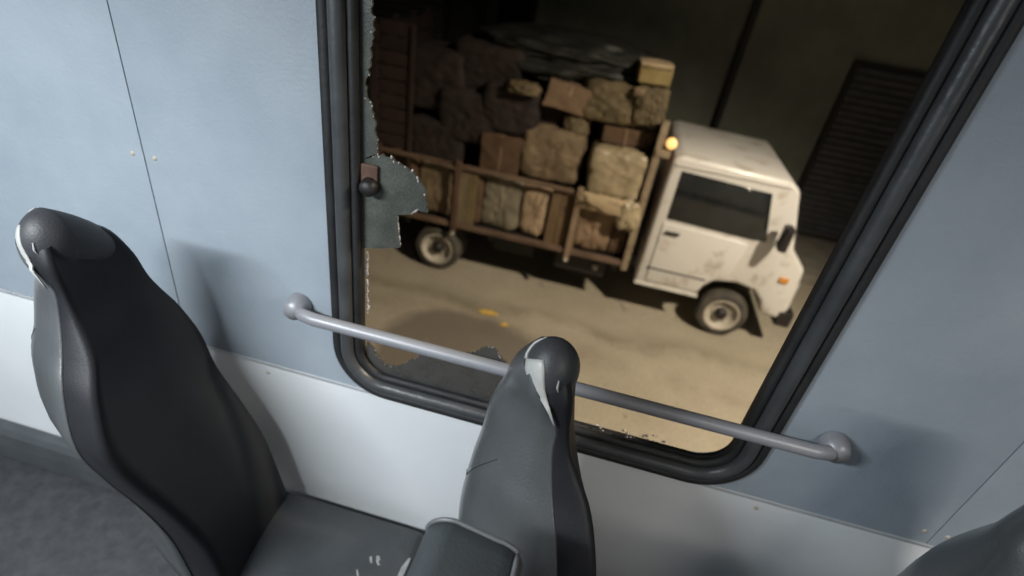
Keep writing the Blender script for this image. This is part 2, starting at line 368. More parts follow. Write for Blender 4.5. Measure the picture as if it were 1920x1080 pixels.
lathe_y('tank_cap', [(.0001, -.03), (.035, -.03), (.04, 0), (.04, .02)], (.17, TY + .115, .53), M['rim'], tk, 16)
# side board: post, rail, boards
def fb(i, x):
    zpx = x
    return None
xs = -2.62; i = 0
pat = []
while xs < .40:
    wdt = random.uniform(.095, .135)
    x1 = min(xs + wdt, .42)
    if xs < -1.72: k = random.choice((0, 0, 5, 6, 5))
    elif xs < -1.60: k = 0
    elif xs < -1.36: k = random.choice((4, 1))
    elif xs < -1.12: k = random.choice((1, 0, 2))
    elif xs < -.80: k = random.choice((2, 0))
    elif xs < -.52: k = 3
    elif xs < -.14: k = 4
    elif xs < .22: k = 5
    else: k = 6
    if not (-1.62 < (xs + x1) / 2 < -1.36 or -.52 < (xs + x1) / 2 < -.20): xs = x1; continue
    rot = Matrix.Rotation(random.uniform(-.012, .012), 3, 'Y')
    o = box('board', xs + .002, x1 - .002, TY + random.uniform(0, .008), TY + .03, .73, 1.47 + random.uniform(-.02, .02), M['board%d' % k], tk, .004, rot, 1)
    xs = x1; i += 1
rl = box('top_rail', -2.64, .46, TY - .045, TY - .002, 1.455, 1.505, M['rail_wood'], tk, .008, Matrix.Rotation(.004, 3, 'Y'))
rl = box('bottom_rail', -2.64, .50, TY - .05, TY - .002, .70, .765, M['rail_wood'], tk, .008)
for px_ in (-2.60, -1.62, -.20):
    box('post', px_ - .032, px_ + .032, TY - .085, TY - .047, .64, 1.56, M['wood_red'] if px_ < -1 else M['board5'], tk, .006)
    lathe_y('hook', [(.0001, -.02), (.022, -.02), (.022, .02)], (px_, TY - .09, .64), M['rim'], tk, 12)
box('headboard_post', .455, .53, TY - .06, TY + .02, .66, 2.42, M['post'], tk, .008)
box('headboard_post', .455, .53, TY + 1.58, TY + 1.66, .66, 2.42, M['post'], tk, .008)
for k in range(7):
    box('headboard_plank', .47, .50, TY + .025, TY + 1.575, .76 + k * .235, .76 + k * .235 + .215, M['wood_red'], tk, .004, seg=1)
box('lamp_bracket', .47, .62, TY - .075, TY - .02, 2.06, 2.14, M['post'], tk, .01)
lathe_y('side_lamp', [(.0001, -.05), (.04, -.045), (.055, -.02), (.055, .02)], (.60, TY - .06, 2.22), M['marker_on'], tk, 20)
# far side and the tall maroon rear gate
for k in range(5): box('far_board', -2.62, .45, TY + 1.62, TY + 1.65, .76 + k * .15, .90 + k * .15, M['board6'], tk, .004, seg=1)
for yy in (TY - .03, TY + .52, TY + 1.07, TY + 1.6): box('rear_stake', -2.72, -2.66, yy, yy + .06, .64, 2.86, M['dark_red'], tk, .006)
for k in range(11): box('rear_plank', -2.66, -2.635, TY - .03, TY + 1.66, .74 + k * .19, .74 + k * .19 + .165, M['dark_red'], tk, .004, seg=1)
for k in range(9): box('side_slat', -2.63, -2.24, TY + .0, TY + .022, 1.53 + k * .15, 1.53 + k * .15 + .135, M['dark_red'], tk, .004, seg=1)
box('rear_post', -2.27, -2.22, TY - .03, TY - .002, .76, 2.86, M['dark_red'], tk, .006)
# rear wheels
def wheel(cx, cy, r, parent, dual=False):
    W_ = .17
    t = lathe_y('wheel', [(r * .62, .02), (r * .66, 0), (r * .90, -.004), (r * .975, .025), (r, .06), (r, W_ - .05), (r * .97, W_ - .02), (r * .9, W_), (r * .6, W_)], (cx, cy, r), M['tyre'], parent, 48)
    lathe_y('rim', [(r * .69, -.006), (r * .665, -.012), (r * .62, -.006), (r * .58, .02), (r * .55, .055), (r * .36, .085), (r * .30, .06), (r * .22, .055)], (cx, cy, r), M['rim'], t, 40)
    lathe_y('hub', [(r * .27, .09), (r * .25, .03), (r * .20, .0), (r * .10, -.01), (.0001, -.01)], (cx, cy, r), M['black'], t, 24)
    for k in range(5):
        a = k * 2 * math.pi / 5 + .3
        lathe_y('wheel_nut', [(.0001, -.012), (.012, -.012), (.013, .02)], (cx + math.cos(a) * r * .38, cy + .06, r + math.sin(a) * r * .38), M['rim'], t, 6, False)
    if dual: lathe_y('inner_tyre', [(r * .6, 0), (r * .9, 0), (r, .04), (r, W_ - .04), (r * .9, W_), (r * .6, W_)], (cx, cy + W_ + .05, r), M['tyre'], t, 36)
wheel(-1.84, TY + .02, .305, tk, True); wheel(-1.84, TY + 1.45, .305, tk)
wheel(1.78, TY + .06, .305, tk); wheel(1.78, TY + 1.4, .305, tk)
# cab
cb = [(.655, .49), (1.40, .49), (1.43, .62), (1.55, .74), (1.78, .78), (2.0, .74), (2.12, .62), (2.16, .46), (2.42, .44), (2.46, .62), (2.42, 1.12), (2.22, 1.32), (2.02, 1.98), (1.90, 2.06), (.75, 2.10), (.67, 2.04)]
cab = prism_y('cab', cb, TY + .03, TY + 1.63, M['cab'], tk, .05)
def yprism(name, poly, d0, d1, m_, par, bev=.01): return prism_y(name, poly, TY + d0, TY + d1, m_, par, bev)
door = yprism('door', [(.78, .56), (1.40, .56), (1.46, .72), (1.58, .80), (1.66, .84), (1.74, 1.28), (1.62, 1.30), (.78, 1.33)], .012, .045, M['cab'], cab, .012)
yprism('side_window', [(.80, 1.38), (1.70, 1.35), (1.90, 1.36), (1.76, 1.90), (.80, 1.94)], .018, .04, M['glass_dark'], cab, .01)
box('door_handle', .83, .99, TY - .02, TY + .01, 1.215, 1.245, M['black'], cab, .008)
box('trim_strip', .76, 1.44, TY + .004, TY + .02, .735, .75, M['black'], cab, .003)
box('sill_panel', .665, 1.42, TY + .018, TY + .05, .485, .525, M['cab'], cab, .006)
yprism('windscreen', [(2.235, 1.34), (2.25, 1.34), (2.05, 1.96), (2.035, 1.96)], .12, 1.54, M['glass_dark'], cab, 0)
for yy in (TY + .12, TY + 1.3): box('headlight', 2.40, 2.475, yy, yy + .26, .72, .92, M['trim'], cab, .02)
box('bumper', 2.36, 2.54, TY + .02, TY + 1.64, .36, .56, M['black'], cab, .03)
mr = box('wing_mirror', 1.96, 2.05, TY - .24, TY - .08, 1.38, 1.66, M['black'], cab, .03)
tube('mirror_arm', [(2.0, TY + .04, 1.40), (2.02, TY - .08, 1.36), (2.01, TY - .14, 1.42)], .012, M['black'], cab)
box('indicator', 2.20, 2.30, TY + .005, TY + .03, .93, .99, M['signal'], cab, .008)
# cab roof sheen strip: drip rail
box('drip_rail', .72, 1.92, TY + .015, TY + .04, 1.99, 2.005, M['cab'], cab, .004)

# ------------------------------------------------------------------ load on the truck (each thing its own)
def carton(x0, x1, y0, y1, z0, z1, m_, label, ry=0, rz=0, group='cartons loaded on the truck', name='carton', flaps=True):
    t = thing(name, label, name, ((x0 + x1) / 2, (y0 + y1) / 2, z0), group)
    b = bpy.data.objects.new
    rot = Matrix.Rotation(ry, 3, 'Y') @ Matrix.Rotation(rz, 3, 'Z')
    bm = bmesh.new(); add_box(bm, x0, x1, y0, y1, z0, z1, .012, rot)
    bmesh.ops.subdivide_edges(bm, edges=[e for e in bm.edges if e.calc_length() > .1], cuts=3, use_grid_fill=True)
    for v in bm.verts: v.co += Vector((noise.noise(v.co * 3), noise.noise(v.co * 3 + Vector((5, 0, 0))), noise.noise(v.co * 3 + Vector((0, 9, 0))))) * .02 + Vector((noise.noise(v.co * 9), noise.noise(v.co * 9 + Vector((5, 0, 0))), noise.noise(v.co * 9 + Vector((0, 9, 0))))) * .012
    from_bm('box', bm, m_, t)
    if flaps:
        c = Vector(((x0 + x1) / 2, (y0 + y1) / 2, (z0 + z1) / 2))
        bm = bmesh.new(); add_box(bm, -.018, .018, -(y1 - y0) / 2 - .004, (y1 - y0) / 2 + .004, -(z1 - z0) / 2 - .004, (z1 - z0) / 2 + .004, .012)
        for v in bm.verts: v.co = rot @ v.co + c
        from_bm('tape', bm, M['card'] if m_ is not M['card'] else M['post'], t)
    return t
for k, (a, b_, mm, lab, p_) in enumerate((
        (-2.60, -2.17, 'card_dark', 'dark brown bale at the rear end of the bed, below the maroon slats', 7), (-2.16, -1.67, 'tan', 'dusty tan bale above the rear wheel, left of the first post', 7),
        (-1.60, -1.34, 'card_dark', 'dark bale behind the narrow boards right of the first post', 7), (-1.33, -.87, 'grey_bale', 'greyish green bale in the middle of the lower row', 8),
        (-.86, -.51, 'pale_bale', 'pale rounded bale in the middle of the lower row', 5), (-.50, -.21, 'card_dark', 'dark bale behind the second group of boards', 7),
        (-.16, .24, 'tan_bale', 'light brown bale in the lower row between the last post and the dark corner bale', 8), (.245, .44, 'card_dark', 'narrow dark bale in the lower corner beside the headboard', 7))):
    w_ = (b_ - a) / 2
    tag(lump('bale', ((a + b_) / 2, TY + .41 + .02 * (k % 2), 1.09), (w_ * 1.10, .37, .36), M[mm], None, .05, 1.8, p_, 80 + k, 5, .035), lab, 'bale', 'bales in the lower row of the load')
G1 = 'hidden cartons packed behind the side boards'
xx = -2.5; j = 0
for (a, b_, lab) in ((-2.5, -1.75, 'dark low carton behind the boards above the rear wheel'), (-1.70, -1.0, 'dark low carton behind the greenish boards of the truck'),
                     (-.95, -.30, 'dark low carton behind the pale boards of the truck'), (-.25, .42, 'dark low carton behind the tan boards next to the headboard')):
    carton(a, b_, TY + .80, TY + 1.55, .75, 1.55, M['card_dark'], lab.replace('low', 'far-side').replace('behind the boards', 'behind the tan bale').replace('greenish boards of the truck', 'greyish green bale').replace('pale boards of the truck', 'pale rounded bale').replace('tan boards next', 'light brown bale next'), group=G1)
carton(-1.42, -.97, TY + .04, TY + .55, 1.45, 1.90, M['card_dark'], 'dull brown carton standing left of the big tan sack', .01, .05)
tag(lump('sack', (-.62, TY + .32, 1.77), (.35, .29, .29), M['tan'], None, .07, 1.8, 7, 3, 5, .05), 'big square tan bale-like sack in the middle of the load above the pale rounded bale', 'sack', 'sacks on the truck')
tag(lump('sack', (-.42, TY + .30, 2.13), (.15, .16, .17), M['olive'], None, .15, 2.2, 2.4, 5, 4, .10), 'small yellowish olive sack perched on the big tan sack', 'sack', 'sacks on the truck')
tag(lump('plastic_sack', (.14, TY + .16, 1.76), (.32, .21, .27), M['plastic'], None, .06, 1.5, 7.0, 9, 5, .06, rotz=.05), 'bright crumpled pale plastic sack bulging over the top rail by the cab', 'sack', 'sacks on the truck')
tag(lump('plastic_sheet', (.14, TY - .07, 1.42), (.34, .05, .10), M['card_pale'], None, .25, 2.0, 3.0, 12, 4, .2, rotz=0, flat=False), 'pale plastic sheet drooping over the rail below the crumpled sack', 'plastic sheet')
tag(lump('plastic_sheet', (.37, TY - .08, 1.36), (.12, .05, .17), M['plastic'], None, .25, 2.0, 3.0, 17, 4, .2, flat=False), 'small flap of pale plastic hanging at the corner post beside the cab', 'plastic sheet')
carton(-.14, .36, TY + .12, TY + .62, 2.04, 2.22, M['card_dark'], 'flat dark carton lying on top of the crumpled pale sack', -.05, .1)
tag(lump('sack', (.34, TY + .45, 2.14), (.13, .25, .22), M['tan'], None, .12, 2.2, 3, 21, 4, .1), 'tan sack wedged against the headboard near the cab', 'sack', 'sacks on the truck')
tag(lump('sack', (-.08, TY + .42, 2.44), (.34, .30, .22), M['olive'], None, .07, 1.8, 6, 25, 5, .06), 'lumpy olive sack on top of the flat dark carton', 'sack', 'sacks on the truck')
tag(lump('sack', (.30, TY + .30, 2.48), (.17, .22, .21), M['olive'], None, .10, 2.0, 5, 27, 5, .08), 'greenish wrinkled sack high on the load nearest the cab', 'sack', 'sacks on the truck')
carton(.09, .43, TY + .12, TY + .50, 2.72, 2.86, M['yellow'], 'mustard yellow carton on top of the load near the cab', -.03, .05, flaps=False)
carton(.09, .42, TY + .10, TY + .48, 2.862, 2.90, M['card_pale'], 'flattened pale carton lying on the mustard one', -.03, .05, flaps=False)
tag(lump('bundle', (.15, TY + .10, 2.62), (.06, .05, .045), M['tan'], None, .3, 3, 4.4, 31, 3, .2, flat=False), 'small tan wrapped bundle under the mustard carton', 'bundle')
carton(-.82, -.33, TY + .10, TY + .55, 2.29, 2.55, M['card'], 'brown carton with a worn corner high in the middle of the load', .12, .15)
tag(lump('crumpled_cloth', (-1.03, TY + .05, 2.45), (.17, .10, .06), M['olive'], None, .3, 3, 3.2, 34, 4, .25, flat=False), 'olive crumpled cloth sticking out left of the high brown carton', 'cloth')
# dark bags at the rear of the load
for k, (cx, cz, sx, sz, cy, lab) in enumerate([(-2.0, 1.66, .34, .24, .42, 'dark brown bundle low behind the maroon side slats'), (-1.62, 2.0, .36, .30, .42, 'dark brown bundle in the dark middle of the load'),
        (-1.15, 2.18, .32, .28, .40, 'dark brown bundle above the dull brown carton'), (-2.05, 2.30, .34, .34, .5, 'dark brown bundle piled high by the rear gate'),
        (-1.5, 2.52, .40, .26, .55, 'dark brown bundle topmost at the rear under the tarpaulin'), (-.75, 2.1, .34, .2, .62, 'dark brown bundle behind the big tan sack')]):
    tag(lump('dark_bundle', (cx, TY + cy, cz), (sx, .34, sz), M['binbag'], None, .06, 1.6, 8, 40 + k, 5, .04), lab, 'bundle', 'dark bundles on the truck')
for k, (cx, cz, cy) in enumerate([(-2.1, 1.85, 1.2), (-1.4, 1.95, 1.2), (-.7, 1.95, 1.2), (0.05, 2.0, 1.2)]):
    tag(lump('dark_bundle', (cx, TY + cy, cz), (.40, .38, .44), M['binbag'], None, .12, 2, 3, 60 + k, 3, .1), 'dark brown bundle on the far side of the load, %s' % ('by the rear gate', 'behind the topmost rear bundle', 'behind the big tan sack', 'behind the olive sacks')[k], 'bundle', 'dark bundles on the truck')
tarp_o = lump('tarpaulin', (-.72, TY + .82, 2.74), (1.02, .62, .24), M['tarp'], None, .20, 1.6, 2.6, 77, 5, .10)
tag(tarp_o, 'dark green tarpaulin heaped over the top of the load', 'tarpaulin')

# ------------------------------------------------------------------ litter and pebbles on the road
def flat_bit(name, x, y, pts, m_, label, cat, group=None, lift=.012):
    vs = [(x + p[0], y + p[1], lift + .012 * noise.noise(Vector((p[0] * 30, p[1] * 30, x)))) for p in pts]
    n = len(vs); vs += [(v[0], v[1], v[2] - .003) for v in vs]
    fs = [list(range(n)), list(range(2 * n - 1, n - 1, -1))] + [[i, (i + 1) % n, n + (i + 1) % n, n + i] for i in range(n)]
    return tag(pydata(name, vs, fs, m_), label, cat, group)
flat_bit('paper_scrap', -.43, 6.02, [(-.05, -.03), (.04, -.06), (.05, .03), (.0, .06), (-.04, .03)], M['paper'], 'small white paper scrap at the edge of the shade under the truck bed', 'litter', 'litter on the road')
flat_bit('paper_strip', .62, 5.98, [(-.03, .12), (.02, .12), (.05, .0), (.09, -.10), (.04, -.12), (.0, .0)], M['paper'], 'torn white paper strip on the road below the cab', 'litter', 'litter on the road')
flat_bit('fleck', -.93, 5.1, [(-.13, -.02), (-.05, -.05), (.08, -.03), (.13, .01), (.03, .05), (-.07, .04)], M['fleck'], 'yellow fleck on the bare road in front of the truck', 'fleck')  # flat yellow fleck laid on the road
flat_bit('fleck', -.70, 4.95, [(-.05, -.02), (.0, -.04), (.06, .0), (.01, .04)], M['fleck'], 'little yellow fleck just right of the larger fleck', 'fleck')
bm = bmesh.new()
for k in range(900):
    x = random.uniform(-6, 6.5); y = random.uniform(2.6, 7.9); s = random.uniform(.004, .014) * (1.6 if random.random() < .06 else 1)
    r = bmesh.ops.create_icosphere(bm, subdivisions=1, radius=s)
    for v in r['verts']: v.co = Vector((v.co.x * random.uniform(.8, 1.3), v.co.y, v.co.z * .6)) + Vector((x, y, s * .3))
tag(from_bm('pebbles', bm, M['pebble']), kind='stuff')

# ------------------------------------------------------------------ the bus
WY = .95
bus = thing('bus', 'bus interior with white lower wall and a smashed side window', 'bus', (0, 0, 1.9))
box('lower_wall', -4.5, 4.2, WY, WY + .07, 1.9, 2.678, M['wall'], bus)
tr_ = box('wall_trim', -4.5, 4.2, WY - .007, WY - .001, 2.671, 2.681, M['trim'], bus, .002)
def rrect(x0, x1, z0, z1, r, n=10):
    P = []
    for (cx, cz, a0) in ((x1 - r, z0 + r, -90), (x1 - r, z1 - r, 0), (x0 + r, z1 - r, 90), (x0 + r, z0 + r, 180)):
        for k in range(n + 1):
            a = R(a0 + 90 * k / n); P.append((cx + r * math.cos(a), cz + r * math.sin(a)))
    return P
Z0, Z1 = 2.747, 3.80
wins = [(-3.9, -2.35), (-.474, .43), (1.85, 3.0)]
def surround(xa, xb, win):
    x0, x1 = win; d = .05
    inn = rrect(x0 - d, x1 + d, Z0 - d, Z1 + d, .07 + d); n = len(inn)
    cx, cz = (x0 + x1) / 2, (Z0 + Z1) / 2; zb, zt = 2.682, 3.96
    out = []
    for (x, z) in inn:      # project radially on to the outer rectangle
        dx, dz = x - cx, z - cz
        t = min(((xb - cx) / dx if dx > 0 else (xa - cx) / dx) if abs(dx) > 1e-6 else 1e9, ((zt - cz) / dz if dz > 0 else (zb - cz) / dz) if abs(dz) > 1e-6 else 1e9)
        out.append((cx + dx * t, cz + dz * t))
    corners = [(xb, zb), (xb, zt), (xa, zt), (xa, zb)]
    for c in corners:
        j = min(range(n), key=lambda q: (out[q][0] - c[0]) ** 2 + (out[q][1] - c[1]) ** 2); out[j] = c
    vs = [(p[0], WY - .004, p[1]) for p in inn] + [(p[0], WY - .004, p[1]) for p in out] + [(p[0], WY + .07, p[1]) for p in inn] + [(p[0], WY + .07, p[1]) for p in out]
    fs = []
    for i in range(n):
        j = (i + 1) % n
        fs += [(i, j, n + j, n + i), (2 * n + i, 2 * n + j, 3 * n + j, 3 * n + i), (i, j, 2 * n + j, 2 * n + i), (n + i, n + j, 3 * n + j, 3 * n + i)]
    return pydata('window_pillar', vs, fs, M['pillar'], bus)
bounds = [(-4.5, -2.0), (-.98, .92), (1.5, 3.3)]
W_OBJ = []
for k, win in enumerate(wins):
    surround(bounds[k][0], bounds[k][1] - .003, win)
    x0, x1 = win
    def path(d, y): return [(p[0], y, p[1]) for p in rrect(x0 - d, x1 + d, Z0 - d, Z1 + d, .07 + d, 12)]
    bm = bmesh.new()
    add_tube(bm, path(.012, WY + .001), .011, 10, True); add_tube(bm, path(.062, WY - .004), .0135, 10, True)
    ps = [path(.004, WY + .004), path(.068, WY - .001), path(.068, WY + .03), path(.004, WY + .024)]
    n = len(ps[0]); V = [[bm.verts.new(q) for q in p] for p in ps]
    for a in range(4):
        A, B = V[a], V[(a + 1) % 4]
        for i in range(n): bm.faces.new((A[i], A[(i + 1) % n], B[(i + 1) % n], B[i]))
    wo = from_bm('window', bm, M['rubber'], bus, True); W_OBJ.append(wo)
    wo['label'] = 'smashed window with shards left in its black rubber gasket' if k == 1 else 'whole window in a black rubber gasket'
    tube('gasket_bead', path(.035, WY - .010), .0165, M['rubber_grey'], wo, 12, True)
    if k != 1: box('glass_pane', x0 - .004, x1 + .004, WY + .012, WY + .018, Z0 - .004, Z1 + .004, M['tint'], wo)
for (xa, xb) in ((-2.0, -.983), (.92, 1.497)):
    box('wall_panel', xa, xb, WY - .004, WY + .07, 2.682, 3.96, M['pillar'], bus, .0015)
for (xx, zz) in ((-.955, 2.72), (-.955, 3.2), (-.955, 3.68), (-1.01, 2.72), (-1.01, 3.2), (-1.01, 3.68), (.895, 2.72), (.895, 3.2), (.945, 2.72), (.945, 3.2), (-1.4, 2.64), (-.75, 2.64), (.55, 2.64), (1.1, 2.64)):
    lathe_y('screw_head', [(.0001, -.003), (.004, -.0025), (.006, 0)], (xx, WY - .004 if zz > 2.68 else WY, zz), M['rim'], bus, 12)
box('ceiling', -4.5, 4.2, -1.6, WY + .07, 3.965, 4.02, M['ceil'], bus)
box('floor', -4.5, 4.2, -1.6, WY + .07, 1.82, 1.895, M['floor'], bus)
box('far_wall', -4.5, 4.2, -1.68, -1.605, 1.9, 3.96, M['pillar'], bus)
box('end_wall', -4.58, -4.505, -1.6, WY + .07, 1.9, 3.96, M['pillar'], bus)
box('end_wall', 4.205, 4.28, -1.6, WY + .07, 1.9, 3.96, M['pillar'], bus)
box('end_pillar', 3.302, 4.2, WY - .004, WY + .07, 2.682, 3.96, M['pillar'], bus)
box('ceiling_lamp', BUSLAMP2.x - .5, BUSLAMP2.x + .5, BUSLAMP2.y - .08, BUSLAMP2.y + .08, 3.945, 3.963, M['tube_on'], bus, .006)
fx = box('ceiling_lamp', BUSLAMP.x - .5, BUSLAMP.x + .5, BUSLAMP.y - .08, BUSLAMP.y + .08, 3.945, 3.963, M['tube_on'], bus, .006)
box('skirt', -4.5, 4.2, WY + .0, WY + .07, .5, 1.815, M['wall'], bus)
# heater duct along the wall foot
dp = [(WY - .002, 2.06), (WY - .03, 2.055), (WY - .045, 2.03), (WY - .05, 1.98), (WY - .05, 1.9), (WY - .002, 1.9)]
n = len(dp); vs = [(-4.4, p[0], p[1]) for p in dp] + [(4.1, p[0], p[1]) for p in dp]
duct = pydata('heater_duct', vs, [list(range(n)), list(range(2 * n - 1, n - 1, -1))] + [[i, (i + 1) % n, n + (i + 1) % n, n + i] for i in range(n)], M['duct'], bus)
bv = duct.modifiers.new('bevel', 'BEVEL'); bv.width = .012; bv.segments = 3
# rail across the window
rail = tube('grab_rail', [(-.62, WY - .03, 2.908), (-.60, WY - .045, 2.908), (-.57, WY - .05, 2.908)] + [(-.5 + k * .1, WY - .05, 2.908) for k in range(11)] + [(.56, WY - .05, 2.908), (.59, WY - .045, 2.908), (.61, WY - .02, 2.908)], .0155, M['alu'], bus, 16)
for xx in (-.63, .61): lathe_y('rail_mount', [(.0001, -.03), (.022, -.028), (.03, 0), (.03, .012)], (xx, WY - .018, 2.908), M['alu'], rail, 20)

# glass left in the smashed window
GY = WY + .014
def jag(poly, step=.006, amp=.0035, seed=1):
    rnd = random.Random(seed); out = []
    for i in range(len(poly) - 1):
        a, b_ = Vector(poly[i]), Vector(poly[i + 1]); L = (b_ - a).length; k = max(1, int(L / step))
        nrm = Vector((-(b_ - a).y, (b_ - a).x)).normalized()
        for j in range(k): out.append(a.lerp(b_, j / k) + nrm * rnd.uniform(-amp, amp))
    out.append(Vector(poly[-1])); return out
def shard(name, edge_px, back_px, m_, seed, crumbs=True, label=None, cs=(.0016, .0036), dens=.55):
    e = [(p.x, p.z) for p in (onY(*q, GY) for q in edge_px)]
    bk = [(p.x, p.z) for p in (onY(*q, GY) for q in back_px)]
    E_ = jag(e, seed=seed)
    poly = [(p.x, p.y) for p in E_] + bk
    o = prism_y(name, poly, GY - .003, GY + .003, m_, W_OBJ[1])
    if label: o['label'] = label
    if crumbs:
        rnd = random.Random(seed + 5); bm = bmesh.new()
        for p in E_:
            if rnd.random() > dens: continue
            s = rnd.uniform(*cs)
            r = bmesh.ops.create_icosphere(bm, subdivisions=1, radius=s)
            c = Vector((p.x + rnd.uniform(-.003, .001), GY + rnd.uniform(-.004, .0), p.y + rnd.uniform(-.002, .002)))
            for v in r['verts']: v.co = Vector((v.co.x * rnd.uniform(.5, 1.2), v.co.y * rnd.uniform(.5, 1.3), v.co.z * rnd.uniform(.7, 1.7))) + c
        g = from_bm('glass_crumbs', bm, M['crumb'], W_OBJ[1]); g['kind'] = 'stuff'
    return o
shard('glass_shard', [(693, -30), (698, 0), (702, 40), (695, 112), (693, 138), (687, 144), (687, 184), (695, 191), (702, 227), (707, 249), (709, 286)], [(676, 300), (676, -30)], M['crazed'], 3, label='narrow jagged strip of crazed glass along the pillar', dens=.30, cs=(.001, .0022))
shard('glass_shard', [(700, 292), (718, 289), (735, 296), (748, 305), (765, 315), (780, 325), (790, 338), (797, 352), (800, 372), (802, 398)], [(790, 396), (784, 390), (776, 394), (770, 401), (745, 402), (747, 430), (751, 463), (720, 465), (690, 464), (672, 464), (672, 300)], M['crazed'], 8, label='large crazed grey-green shard still stuck to the left of the window', dens=.42)
bm = bmesh.new(); rnd = random.Random(4)
for e in ([(745, 402), (747, 430), (751, 463)], [(690, 470), (690, 600)], [(687, 480), (692, 590)], [(787, 391), (770, 400)]):
    for i in range(len(e) - 1):
        for j in range(16 if e[0][0] > 700 else 30):
            t = j / (16 if e[0][0] > 700 else 30)
            q = onY(e[i][0] + (e[i + 1][0] - e[i][0]) * t + rnd.uniform(-2, 1), e[i][1] + (e[i + 1][1] - e[i][1]) * t, GY)
            if rnd.random() < (.15 if e[0][0] > 700 else .5): continue
            r = bmesh.ops.create_icosphere(bm, subdivisions=1, radius=rnd.uniform(.0014, .003))
            for v in r['verts']: v.co = Vector((v.co.x, v.co.y, v.co.z * rnd.uniform(.8, 2))) + q
for k in range(26):
    px_ = rnd.uniform(1088, 1262); q = onY(px_, 797 + (px_ - 1100) * .19 + rnd.uniform(-5, 8), GY)
    r = bmesh.ops.create_icosphere(bm, subdivisions=1, radius=rnd.uniform(.001, .0032))
    for v in r['verts']: v.co = Vector((v.co.x * 1.6, v.co.y, v.co.z)) + q
g = from_bm('glass_crumbs', bm, M['crumb'], W_OBJ[1]); g['kind'] = 'stuff'
shard('glass_shard', [(690, 640), (697, 650), (703, 656), (712, 671), (722, 683), (739, 686), (758, 684), (768, 675), (780, 671), (787, 663), (799, 659), (850, 664), (893, 659), (905, 651), (928, 651), (938, 665), (962, 700), (985, 745), (1010, 775)],
      [(1010, 800), (820, 750), (740, 725), (690, 690)], M['grimy'], 14, label='grimy low remnant of glass along the bottom of the window', dens=.6, cs=(.0008, .0016))
# latch on the shard
lt = lathe_y('window_latch', [(.0001, -.03), (.012, -.03), (.018, -.022), (.02, -.005), (.014, .0)], tuple(onY(697, 347, GY - .004)), M['black'], W_OBJ[1], 20)
q = onY(690, 330, GY - .02)
box('latch_plate', q.x - .022, q.x + .016, GY - .012, GY - .004, q.z - .022, q.z + .02, M['wood_red'], W_OBJ[1], .004)
# ------------------------------------------------------------------ seats
# height, near-side depth, rear bulge, near ridge, front edge of the window seat's back
YM = .70
TAB = [(3.165, .645, .70, -.030, -.028, .010, .006, .675), (3.155, .625, .725, -.050, -.036, .028, .012, .68), (3.12, .61, .765, -.073, -.016, .040, .020, .69),
       (3.07, 0.61, 0.78, -0.0835, 0.0181, 0.0448, 0.0348, 0.7),
       (3.02, 0.6, 0.79, -0.1003, 0.0238, 0.0606, 0.045, 0.69),
       (2.96, 0.57, 0.815, -0.1049, 0.0404, 0.1056, 0.0512, 0.68),
       (2.9, 0.53, 0.845, -0.1134, 0.0651, 0.1338, 0.0547, 0.67),
       (2.8, 0.5, 0.88, -0.1233, 0.0912, 0.1603, 0.0602, 0.68),
       (2.7, 0.515, 0.88, -0.1302, 0.1078, 0.1814, 0.0865, 0.71),
       (2.6, 0.54, 0.88, -0.1331, 0.1229, 0.2017, 0.1388, 0.74),
       (2.5, 0.56, 0.88, -0.1326, 0.1388, 0.2224, 0.1848, 0.76),
       (2.4, 0.57, 0.88, -0.1254, 0.1562, 0.2439, 0.2107, 0.77),
       (2.2, .57, .88, -.112, .185, .275, .25, .77)]
def dens(T, k=4):
    out = []
    for i in range(len(T) - 1):
        p0, p1, p2, p3 = T[max(i - 1, 0)], T[i], T[i + 1], T[min(i + 2, len(T) - 1)]
        for j in range(k):
            t = j / k
            out.append(tuple(.5 * (2 * b_ + (c - a) * t + (2 * a - 5 * b_ + 4 * c - d) * t * t + (3 * b_ - a - 3 * c + d) * t ** 3) for a, b_, c, d in zip(p0, p1, p2, p3)))
    out.append(T[-1]); return out
DT = dens(TAB)
